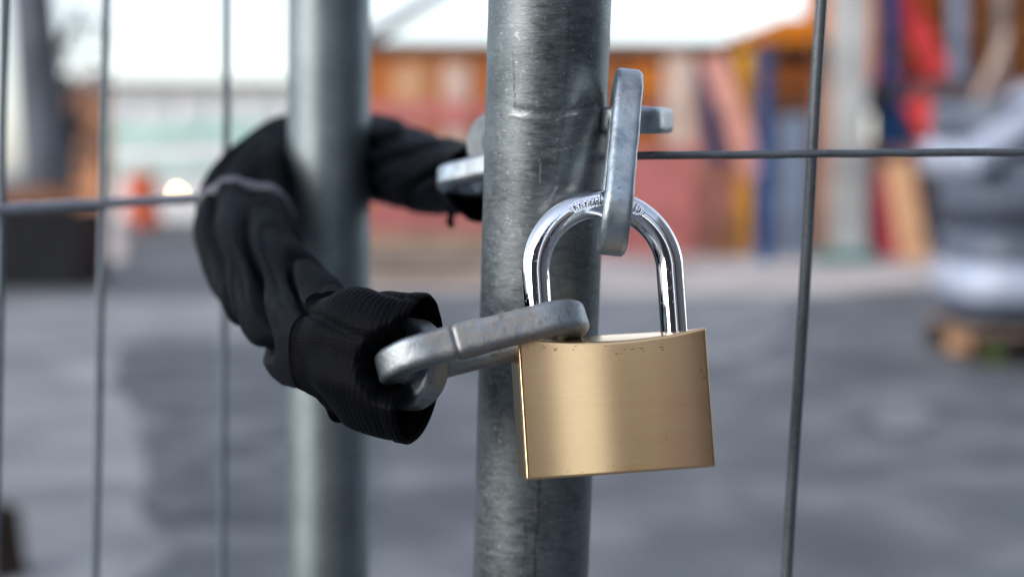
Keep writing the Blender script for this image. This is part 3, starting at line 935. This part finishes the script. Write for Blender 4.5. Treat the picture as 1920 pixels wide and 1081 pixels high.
# steel props: each a round tube with base plate, collar and head plate
def prop(label, x, y0, y1, Y, wpx, mat, x2=None, cat='prop'):
    top, bot = B(x2 if x2 is not None else x, y0, Y), B(x, y1, Y)
    w = wpx / F * Y
    t = thing('steel_prop', label, cat, tuple(bot), 'steel props on the building site')
    d = top - bot
    v, f = tube([bot, bot + d * 0.55], w / 2, 20); obj('outer_tube', v, f, mat, t, smooth=False)
    v, f = tube([bot + d * 0.55, top], w * 0.42, 20); obj('inner_tube', v, f, mat, t)
    v, f = tube([bot + d * 0.53, bot + d * 0.57], w * 0.62, 20); obj('collar', v, f, mat, t)
    v, f = box(bot.x - w * 0.7, bot.x + w * 0.7, Y - w * 0.7, Y + w * 0.7, bot.z - 0.004, bot.z + 0.02); obj('base_plate', v, f, mat, t)
    return t
gy = lambda Y: 320.5 + 1.1 * F / Y      # ground row at distance Y
prop('blue prop in front of the pink diagonal brace under the dark eave', 1345, 128, 300, 20.6, 34, M['blue'], 1318)
prop('tall dark blue prop, the nearest one left of the thin fence wire', 1434, 92, gy(18.5), 18.5, 27, M['blue'])
prop('blue prop on the upper floor beside the top of the pale column', 1665, -150, 150, 19.4, 34, M['blue'])
prop('blue-grey prop on the upper floor right of the red brace', 1797, -150, 148, 19.5, 34, M['bluegrey'])
prop('short dark blue prop under the floor slab', 1676, 184, 275, 19.6, 40, M['blue'])

def brace(label, xa, ya, xb, yb, Y, wpx, mat, name='diagonal_brace', group='diagonal braces on the building site'):
    w = wpx / F * Y; a, b = B(xa, ya, Y), B(xb, yb, Y)
    v, f = bar(a, b, w, w * 0.6)
    o = obj(name, v, f, mat, None, bevel=0.01, origin=tuple(b if b.z < a.z else a))
    return tag(o, label, 'brace', group)
brace('thick pinkish red brace leaning across the upper floor orange sheeting', 1655, -70, 1760, 140, 19.7, 46, M['red'])
brace('short red brace under the floor slab above the leaning plank', 1712, 185, 1772, 290, 19.3, 42, M['red'])
brace('faded pink brace leaning between the two blue props at the orange shed', 1335, 105, 1415, 330, 20.2, 44, M['salmon'])
brace('thin pale stay running down to the wrapped pallet load', 1890, 60, 1800, 260, 18.2, 12, M['beige'], 'stay_rod', None)
pl = brace('pine plank leaning beside the wrapped pallet load', 1682, 300, 1716, 488, 17.0, 48, M['plank'], 'plank', None); pl['category'] = 'plank'

def gblock(*a, **k): return block(*a, ground_=True, **k)
grp = 'formwork panels leaning in a row'
gblock('formwork_panel', 'faded pink formwork panel right of the scratched post, low in the row', 'panel', 1090, 275, 1302, 472, 20.0, 0.25, M['pink'], grp)
block('formwork_panel', 'pale beige upright panel between the orange door and the blue prop', 'panel', 1247, 105, 1302, 274, 20.05, 0.2, M['beige'], grp)
gblock('formwork_panel', 'bright yellow orange narrow panel beside the pink brace', 'panel', 1382, 96, 1414, 460, 20.7, 0.15, M['yellow'], grp)
gblock('formwork_panel', 'salmon panel standing behind the tall dark blue prop', 'panel', 1304, 200, 1420, 470, 20.9, 0.15, M['salmon'], grp)
gblock('formwork_panel', 'blue grey panel standing left of the vertical fence wire', 'panel', 1462, 215, 1522, 455, 19.6, 0.2, M['bluegrey'], grp)
gblock('formwork_panel', 'rusty brown panel close to the left side of the pale column', 'panel', 1530, 150, 1562, 462, 19.4, 0.2, colmat('rust', (0.33, 0.17, 0.11)), grp)
gblock('formwork_panel', 'deep red panel low beside the leaning pine plank', 'panel', 1640, 318, 1690, 400, 19.2, 0.2, colmat('deep_red', (0.38, 0.05, 0.07)), grp)
gblock('crate', 'dark brown crate on the ground in front of the salmon panel', 'crate', 1345, 418, 1392, 474, 19.4, 0.4, M['brown'])
gblock('teal_board', 'teal board lying at the foot of the pale column', 'board', 1535, 474, 1650, 488, 18.4, 0.6, M['teal'])
gblock('formwork_panel', 'dull red panel left of the scratched post under the black sleeve', 'panel', 640, 380, 930, 446, 17.5, 0.4, M['pink'], grp)
# grey-brown timber stack between the posts
ts = thing('timber_stack', 'low stack of grey brown timbers on the ground between the two fence posts', 'timber stack', tuple(B(800, 535, 14.8)[i] if i < 2 else 0 for i in range(3)))
zt = B(800, 436, 14.8).z; a = B(560, 500, 14.8); b = B(985, 500, 14.8)
rnd = random.Random(3)
nl = 5
for k in range(nl):
    z0 = zt * k / nl
    x = a.x + rnd.uniform(0, 0.15)
    v, f = box(a.x + rnd.uniform(0, .2), b.x - rnd.uniform(0, .2), 14.8 + rnd.uniform(-.05, .05), 15.6, z0 + 0.004, z0 + zt / nl - 0.012)
    c = rnd.choice([(0.30, 0.24, 0.20), (0.24, 0.20, 0.18), (0.33, 0.21, 0.14), (0.27, 0.25, 0.23)])
    obj('timber', v, f, colmat('timber_%d' % k, c, 0.85), ts, bevel=0.01)

# lamp mast hidden behind the left post, with its raking arm
lm = thing('lamp_mast', 'dark mast behind the left fence post with an arm raking up to the right', 'street lamp', tuple(B(655, 470, 16)[i] if i < 2 else 0 for i in range(3)))
top = B(655, 92, 16)
v, f = tube([(top.x, 16, 0), (top.x, 16, top.z)], [0.09, 0.07], 20); obj('mast', v, f, colmat('mast_paint', (0.22, 0.20, 0.20)), lm)
v, f = tube([top, B(740, 42, 16), B(830, -14, 16), B(905, -62, 16)], [0.085, 0.08, 0.075, 0.07], 16); obj('arm', v, f, colmat('arm_paint', (0.25, 0.22, 0.22)), lm)
e = B(935, -80, 16)
v, f = box(e.x - 0.25, e.x + 0.3, 15.85, 16.15, e.z - 0.02, e.z + 0.1); obj('lamp_head', v, f, M['dark'], lm, bevel=0.02)

# ---- far left: pale building with mint cladding
YB = 34.0
pb = thing('pale_building', 'low white building with mint green cladding and a flat dark roof edge', 'building', tuple(B(370, 410, YB)[i] if i < 2 else 0 for i in range(3)))
a, b = B(196, 420, YB), B(700, 165, YB)
v, f = box(a.x, b.x, YB, YB + 8, 0, b.z); obj('wall', v, f, M['white'], pb)
v, f = box(a.x - 0.3, b.x + 0.3, YB - 0.4, YB + 8.4, b.z + 0.003, B(0, 153, YB).z); obj('roof', v, f, M['roof'], pb)
for x0, x1, y0, y1, mt in ((200, 330, 238, 268, M['mint']), (335, 545, 232, 262, M['mint']), (200, 420, 296, 330, colmat('pale_mint', (0.45, 0.60, 0.57)))):
    v, f = rect(x0, y0, x1, y1, YB - 0.08, 0.075); obj('cladding_panel', v, f, mt, pb)
for x0 in range(212, 560, 66):
    v, f = rect(x0, 190, x0 + 40, 222, YB - 0.07, 0.06); w_ = obj('window', v, f, colmat('frame_%d' % x0, (0.6, 0.62, 0.62)), pb)
    v, f = rect(x0 + 3, 193, x0 + 37, 219, YB - 0.09, 0.015); obj('pane', v, f, simple('pane_%d' % x0, (0.50, 0.58, 0.60), 0.2), w_)
bk = thing('brick_house', 'orange brown brick house corner behind the left tree', 'house', tuple(B(150, 425, 30)[i] if i < 2 else 0 for i in range(3)))
v, f = wallbox(60, 168, 186, 30.0, 0.9); obj('wall', v, f, colmat('brick', (0.50, 0.24, 0.13), 0.8, 0.25, 3), bk)
a, b = B(56, 168, 30), B(190, 140, 30)
v = [(a.x, 29.8, a.z), (b.x, 29.8, a.z), (b.x, 31.1, a.z), (a.x, 31.1, a.z), (a.x, 30.4, b.z), (b.x, 30.4, b.z)]
obj('roof', v, [(0, 1, 5, 4), (2, 3, 4, 5), (0, 4, 3), (1, 2, 5), (0, 3, 2, 1)], colmat('pink_tiles', (0.55, 0.42, 0.38)), bk)
# hedge/trees behind, low and dark, at the right end of the pale building

def leafcloud(center, rad, n, size, seed, gap=0.35):
    rnd = random.Random(seed); vs, fs = [], []
    clumps = []
    for _ in range(14):
        while True:
            p = Vector((rnd.uniform(-1, 1), rnd.uniform(-1, 1), rnd.uniform(-1, 1)))
            if p.length < 1: break
        clumps.append((p, rnd.uniform(0.25, 0.45)))
    for _ in range(n):
        c, r = rnd.choice(clumps)
        d = Vector((rnd.gauss(0, 1), rnd.gauss(0, 1), rnd.gauss(0, 1))).normalized() * r * rnd.random() ** 0.4
        q = c + d; p = Vector(center) + Vector((q.x * rad[0], q.y * rad[1], q.z * rad[2]))
        u = Vector((rnd.gauss(0, 1), rnd.gauss(0, 1), rnd.gauss(0, 1))).normalized(); w = u.cross(Vector((rnd.gauss(0, 1), rnd.gauss(0, 1), rnd.gauss(0, 1)))).normalized()
        s = size * rnd.uniform(0.6, 1.3); k = len(vs)
        vs += [p - u * s, p + w * s * 0.45, p + u * s, p - w * s * 0.45]; fs.append((k, k + 1, k + 2, k + 3))
    return vs, fs

def leafmat(name, c):
    m, nt, p = newmat(name)
    f = noise_tex(nt, coords(nt), 1.3, 3)
    nt.links.new(ramp(nt, f, [(0.3, tuple(x * 0.6 for x in c)), (0.7, tuple(x * 1.4 for x in c))]), p.inputs['Base Color'])
    p.inputs['Roughness'].default_value = 0.6; return m

YTREE = 14.6
tb = G(72, 548)
tree = thing('tree', 'grey-trunked tree rising out of the dark timber planter at the left edge', 'tree', (tb.x, tb.y + 0.3, 0.0))
pts = [B(92, 420, YTREE), B(88, 300, YTREE), B(74, 150, YTREE), B(60, 0, YTREE), B(45, -160, YTREE), B(40, -330, YTREE)]
v, f = tube(pts, [0.26, 0.24, 0.22, 0.20, 0.16, 0.10], 20)
obj('trunk', v, f, simple('grey_bark', (0.105, 0.115, 0.135), 0.85, 0, 0.4, 7, 0.6, (1, 1, 0.25)), tree, smooth=True)
limbs = []
for (x0, y0, x1, y1, r0) in ((84, 330, 145, 190, 0.10), (70, 120, 150, 10, 0.08), (60, 0, -70, -160, 0.09), (48, -150, 160, -300, 0.08)):
    a, b = B(x0, y0, YTREE), B(x1, y1, YTREE + 0.5); mid = a.lerp(b, 0.5) + Vector((0.05, 0, -0.1))
    limbs.append(tube([a, mid, b], [r0, r0 * 0.75, r0 * 0.4], 10))
v, f = merge(limbs); obj('limb', v, f, simple('dark_bark', (0.07, 0.07, 0.08), 0.85, 0, 0.4, 7), tree)
parts = [leafcloud(B(138, 100, YTREE + .3), (0.45, 0.8, 0.75), 260, 0.055, 1), leafcloud(B(132, 250, YTREE + .3), (0.22, 0.5, 0.45), 300, 0.05, 2),
         leafcloud(B(40, -260, YTREE), (1.9, 1.8, 0.9), 2600, 0.08, 3)]
v, f = merge(parts); obj('crown', v, f, leafmat('grey_green_leaves', (0.07, 0.085, 0.075)), tree)
# planter round it
pt = thing('planter', 'dark timber planter with a brown rim around the tree at the left edge', 'planter', (tb.x, tb.y, 0))
a, b = B(-60, 545, YTREE - 0.4), B(142, 385, YTREE - 0.4)
nb = 7
for k in range(nb):
    x0 = a.x + (b.x - a.x) * k / nb; x1 = a.x + (b.x - a.x) * (k + 1) / nb
    v, f = box(x0 + 0.006, x1 - 0.006, YTREE - 0.42, YTREE - 0.38, 0.0, b.z)
    obj('board', v, f, M['dark'], pt, bevel=0.004)
v, f = box(a.x + 0.01, b.x - 0.01, YTREE - 0.375, YTREE + 0.75, 0.0, b.z - 0.05); obj('soil_box', v, f, M['dark'], pt)
z1 = B(0, 352, YTREE - 0.4).z
v, f = box(a.x - 0.03, b.x + 0.04, YTREE - 0.46, YTREE - 0.26, b.z + 0.003, z1); obj('rim', v, f, M['brown'], pt, bevel=0.01)

gblock('concrete_block', 'pale concrete block on the ground right of the dark planter', 'block', 152, 412, 236, 492, 18.3, 0.5, colmat('pale_block', (0.50, 0.46, 0.47)), bevel=0.06)
# orange-red drum and the lit lamp beside it
dr = thing('traffic_drum', 'orange red traffic drum standing in front of the pale building', 'traffic drum', tuple(G(268, 428)))
q = G(268, 428)
prof = [(0.0, 0.34), (0.05, 0.34), (0.06, 0.29), (0.30, 0.28), (0.31, 0.265), (0.62, 0.255), (0.63, 0.24), (0.95, 0.23), (1.0, 0.17), (1.01, 0.03)]
H_ = B(0, 316, q.y).z
def lathe(c, prof, n=24):
    vs, fs = [], []
    for z, r in prof:
        for k in range(n): vs.append((c[0] + r * cos(2 * pi * k / n), c[1] + r * sin(2 * pi * k / n), c[2] + z))
    for i in range(len(prof) - 1):
        for k in range(n):
            k2 = (k + 1) % n; fs.append((i * n + k, i * n + k2, (i + 1) * n + k2, (i + 1) * n + k))
    fs.append(tuple(reversed(range(n)))); fs.append(tuple((len(prof) - 1) * n + k for k in range(n)))
    return vs, fs
v, f = lathe((q.x, q.y, 0.02), [(z * (H_ - 0.1), r * 1.2) for z, r in prof]); obj('body', v, f, colmat('drum_orange', (0.55, 0.12, 0.06), 0.5, 0.1), dr, smooth=False)
v, f = lathe((q.x, q.y, 0), [(0, 0.5), (0.06, 0.5), (0.07, 0.42)]); obj('base', v, f, M['dark'], dr)
lp = thing('work_lamp', 'small lit warm lamp on a thin stand by the orange drum', 'lamp', tuple(G(335, 445)))
q = G(335, 445); zl = B(335, 363, q.y).z
v, f = tube([(q.x, q.y, 0.03), (q.x, q.y, zl - 0.06)], 0.018, 10); obj('stand', v, f, M['bluegrey'], lp)
v, f = lathe((q.x, q.y, 0), [(0, 0.16), (0.03, 0.16)], 20); obj('foot', v, f, M['dark'], lp)
v, f = lathe((q.x, q.y, zl - 0.06), [(0, 0.03), (0.02, 0.055), (0.1, 0.055), (0.12, 0.03)], 20)
obj('housing', [(x, y + 0.07, z) for x, y, z in v], f, M['dark'], lp)
m_, nt_, p_ = newmat('lamp_glow'); p_.inputs['Base Color'].default_value = (1, 0.8, 0.5, 1)
p_.inputs['Emission Color'].default_value = (1.0, 0.66, 0.30, 1); p_.inputs['Emission Strength'].default_value = 26
bm = bmesh.new(); bmesh.ops.create_uvsphere(bm, u_segments=16, v_segments=10, radius=0.032)
v = [tuple(x.co + Vector((q.x, q.y - 0.02, zl))) for x in bm.verts]; bm.verts.index_update(); f = [tuple(x.index for x in k.verts) for k in bm.faces]; bm.free()
obj('lens', v, f, m_, lp, smooth=True)
sheet('road_strip', [G(200, 432), G(560, 432), G(560, 470), G(200, 470)], 0.004, M['darkpatch'], 0.3, 8, 5)

# stump at the bottom left corner
q = G(-14, 1078)
v, f = lathe((q.x, q.y, 0), [(0, 0.10), (0.03, 0.088), (0.12, 0.078), (0.18, 0.075), (0.19, 0.06)], 28)
v = [(x + 0.006 * noise.noise((x * 30, y * 30, z * 10)), y, z) for x, y, z in v]
tag(obj('stump', v, f, simple('dark_brown_bark', (0.035, 0.024, 0.018), 0.9, 0, 0.4, 20, 0.4), None, smooth=True, origin=tuple(q)), 'dark brown stump at the very bottom left corner of the yard', 'stump')

# ---- wrapped load on a pallet, right
YP = 8.55
M['dark_timber'] = colmat('dark_brown_timber', (0.045, 0.028, 0.022), 0.85, 0.35, 5)  # darker brown than the top boards
pal = thing('pallet', 'wooden pallet with pale block ends under the film-wrapped load', 'pallet', tuple(G(1940, 688)))
pz = lambda y: B(0, y, YP).z
px_ = lambda x: B(x, 500, YP).x
x0, x1 = px_(1832), px_(2240)
zb, zt2 = 0.0, pz(622)
for dy in (0, 0.45, 0.9):
    v, f = box(x0, x1, YP + dy, YP + dy + 0.1, 0.0, 0.022); obj('bottom_board', v, f, M['dark_timber'], pal)
    for kx in (0, 0.5, 1):
        xx = x0 + (x1 - x0 - 0.16) * kx
        v, f = box(xx, xx + 0.16, YP + dy + 0.003, YP + dy + 0.103, 0.025, zt2 - 0.047); bo = obj('block', v, f, M['plank'] if kx == 0 and dy == 0.45 else M['dark_timber'], pal, bevel=0.008)
    v, f = box(x0, x1, YP + dy, YP + dy + 0.1, zt2 - 0.044, zt2 - 0.024); obj('stringer', v, f, M['dark_timber'], pal)
for k in range(7):
    xx = x0 + (x1 - x0 - 0.12) * k / 6
    v, f = box(xx, xx + 0.12, YP + 0.003, YP + 1.0, zt2 - 0.021, zt2); obj('top_board', v, f, M['timber'], pal)
xg = px_(1866)
vg, fg = leafcloud((xg, YP - 0.06, 0.09), (0.05, 0.05, 0.07), 70, 0.026, 9)
tag(obj('weed', vg, fg, leafmat('weed_green', (0.08, 0.14, 0.03)), None, origin=(xg, YP - 0.06, 0)), 'small green weed growing in front of the pallet', 'plant')
load = thing('wrapped_load', 'stack of grey sacks under wrinkled white film on the wooden pallet', 'pallet load', (px_(1940), YP + 0.5, zt2))
M['film'] = simple('white_film', (0.36, 0.41, 0.52), 0.25, 0, 0.12, 4, 0.5)
M['sack'] = simple('grey_sack', (0.085, 0.105, 0.145), 0.45, 0, 0.25, 5, 0.4)
M['sackl'] = simple('light_sack', (0.15, 0.18, 0.24), 0.45, 0, 0.2, 5, 0.4)
M['sackd'] = simple('dark_gap_sack', (0.045, 0.055, 0.08), 0.5, 0, 0.2, 5)
def pillow(xa, xb, ya, yb, za, zb_, seed):
    n = 26; mz = 8; vs, fs = [], []
    for j in range(mz + 1):
        t = j / mz; bulge = sqrt(max(0, 1 - (2 * t - 1) ** 2)) * 0.035
        z = za + (zb_ - za) * t
        ring = []
        for k in range(n):
            q = 2 * pi * k / n; c, s = cos(q), sin(q); e = 4
            rr = (abs(c) ** e + abs(s) ** e) ** (-1 / e)
            hx, hy = (xb - xa) / 2 - 0.035 + bulge, (yb - ya) / 2 - 0.035 + bulge
            p = Vector(((xa + xb) / 2 + c * rr * hx, (ya + yb) / 2 + s * rr * hy, z))
            p += Vector((noise.noise(p * 6 + Vector((seed, 0, 0))), noise.noise(p * 6 + Vector((0, seed, 0))), 0.5 * noise.noise(p * 6 + Vector((0, 0, seed))))) * 0.02
            vs.append(p)
    for j in range(mz):
        for k in range(n):
            k2 = (k + 1) % n; fs.append((j * n + k, j * n + k2, (j + 1) * n + k2, (j + 1) * n + k))
    fs.append(tuple(reversed(range(n)))); fs.append(tuple(mz * n + k for k in range(n)))
    return vs, fs
lay = [(606, 572, 'sackd', 0.0), (570, 498, 'film', -0.03), (497, 440, 'sack', 0.02), (439, 395, 'sackd', 0.05), (394, 350, 'sack', 0.0), (349, 300, 'sackl', -0.01), (299, 255, 'sack', 0.03)]  # lowest layer is coloured dark to stand for the shaded gap over the pallet
for k, (yb_, yt_, mt, ins) in enumerate(lay):
    v, f = pillow(x0 - 0.03 + ins, x1 + 0.03 - ins, YP - 0.02 + ins, YP + 1.02, max(zt2 + 0.002, pz(yb_)), pz(yt_), k * 3)
    obj('bottom_wrap' if mt == 'film' else 'sack_layer', v, f, M[mt], load, smooth=True)
# top heap with the white film thrown over it: one arched sheet with thickness
def cover():
    vs, fs = [], []; nx, ny = 40, 10
    xm = px_(2030)
    def zz(x):
        t = (x - (x0 - 0.02)) / (xm - x0 + 0.02); t = max(0, min(1.0, t if x < xm else 2 - t))
        return pz(262) + (pz(135) - pz(262)) * (t ** 0.85)
    for lvl in (0, 1):
        for i in range(nx + 1):
            x = x0 - 0.05 + (xm * 2 - 2 * x0 + 0.1) * i / nx
            for j in range(ny + 1):
                y = YP - 0.08 + 1.16 * j / ny
                z = zz(x) - lvl * 0.20 + 0.02 * noise.noise((x * 7, y * 7, 2))
                vs.append((x + 0.02 * noise.noise((x * 5, y * 5, z * 5)), y + 0.03 * noise.noise((x * 4, 3, z * 4)), z))
    n = (nx + 1) * (ny + 1); id_ = lambda l, i, j: l * n + i * (ny + 1) + j
    for i in range(nx):
        for j in range(ny):
            for l in (0, 1): fs.append((id_(l, i, j), id_(l, i + 1, j), id_(l, i + 1, j + 1), id_(l, i, j + 1)))
        for j in (0, ny): fs.append((id_(0, i, j), id_(0, i + 1, j), id_(1, i + 1, j), id_(1, i, j)))
    for j in range(ny):
        for i in (0, nx): fs.append((id_(0, i, j), id_(0, i, j + 1), id_(1, i, j + 1), id_(1, i, j)))
    obj('film_cover', vs, fs, M['film'], load, smooth=True)
    xs = [x0 + 0.12, xm, 2 * xm - x0 - 0.12]
    v, f = pillow(px_(1800), 2 * xm - px_(1800), YP - 0.02, YP + 1.0, pz(254), pz(185), 50)
    obj('sack_layer', v, f, M['sack'], load, smooth=True)
cover()

# ------------------------------------------------------------------ made-up houses behind the camera, added to shape the reflections in the metal
def house(name, label, x0, x1, yf, yb, h, mat):
    t = thing(name, label, 'building', ((x0 + x1) / 2, (yf + yb) / 2, 0))
    k = yb / yf
    a = x0 * k if 0 < x0 < 9 else x0; b = x1
    for (nm, z0, z1, e, mt) in (('wall', 0, h, 0, mat), ('roof', h + 0.003, h + 0.5, 0.0, M['roof'])):
        v = [(x0 - e, yf + e, z0), (x1 + e, yf + e, z0), (max(b, a + 0.3), yb, z0), (a, yb, z0)]
        v = v + [(x, y, z1) for x, y, z in v]
        obj(nm, v, [(0, 3, 2, 1), (4, 5, 6, 7), (0, 1, 5, 4), (1, 2, 6, 5), (2, 3, 7, 6), (3, 0, 4, 7)], mt, t)
    return t
house('reflection_building', 'wide dark house added unseen behind the camera, to be mirrored in the shackle', -10.5, 1.35, -12, -20, 9, colmat('dark_brick', (0.07, 0.055, 0.05)))
house('reflection_building', 'narrow beige house added unseen left of the sky gap, to be mirrored in the padlock', 1.37, 2.75, -12, -13, 5.5, colmat('beige_facade', (0.52, 0.44, 0.38)))
house('reflection_building', 'ochre house added unseen beside the sky gap, to be mirrored in the padlock', 4.3, 5.6, -12, -13, 5, colmat('ochre_facade', (0.42, 0.31, 0.18)))
house('reflection_building', 'cream house added unseen beside the ochre one, to be mirrored in the padlock', 5.62, 6.2, -12, -13, 5, colmat('cream_facade', (0.58, 0.46, 0.30)))
house('reflection_building', 'pink house added unseen behind the camera, to be mirrored at the right of the padlock', 6.22, 7.9, -12, -13, 5.5, colmat('pink_facade', (0.58, 0.42, 0.42)))
house('reflection_building', 'brown house added unseen at the far right, to be mirrored in the shackle', 7.92, 15, -12, -20, 10, colmat('brown_facade', (0.15, 0.12, 0.10)))
house('reflection_building', 'dark house added unseen along the right side, to be mirrored in the fence post', 10, 17, 5, -9, 9, colmat('dark_facade', (0.10, 0.10, 0.11)))
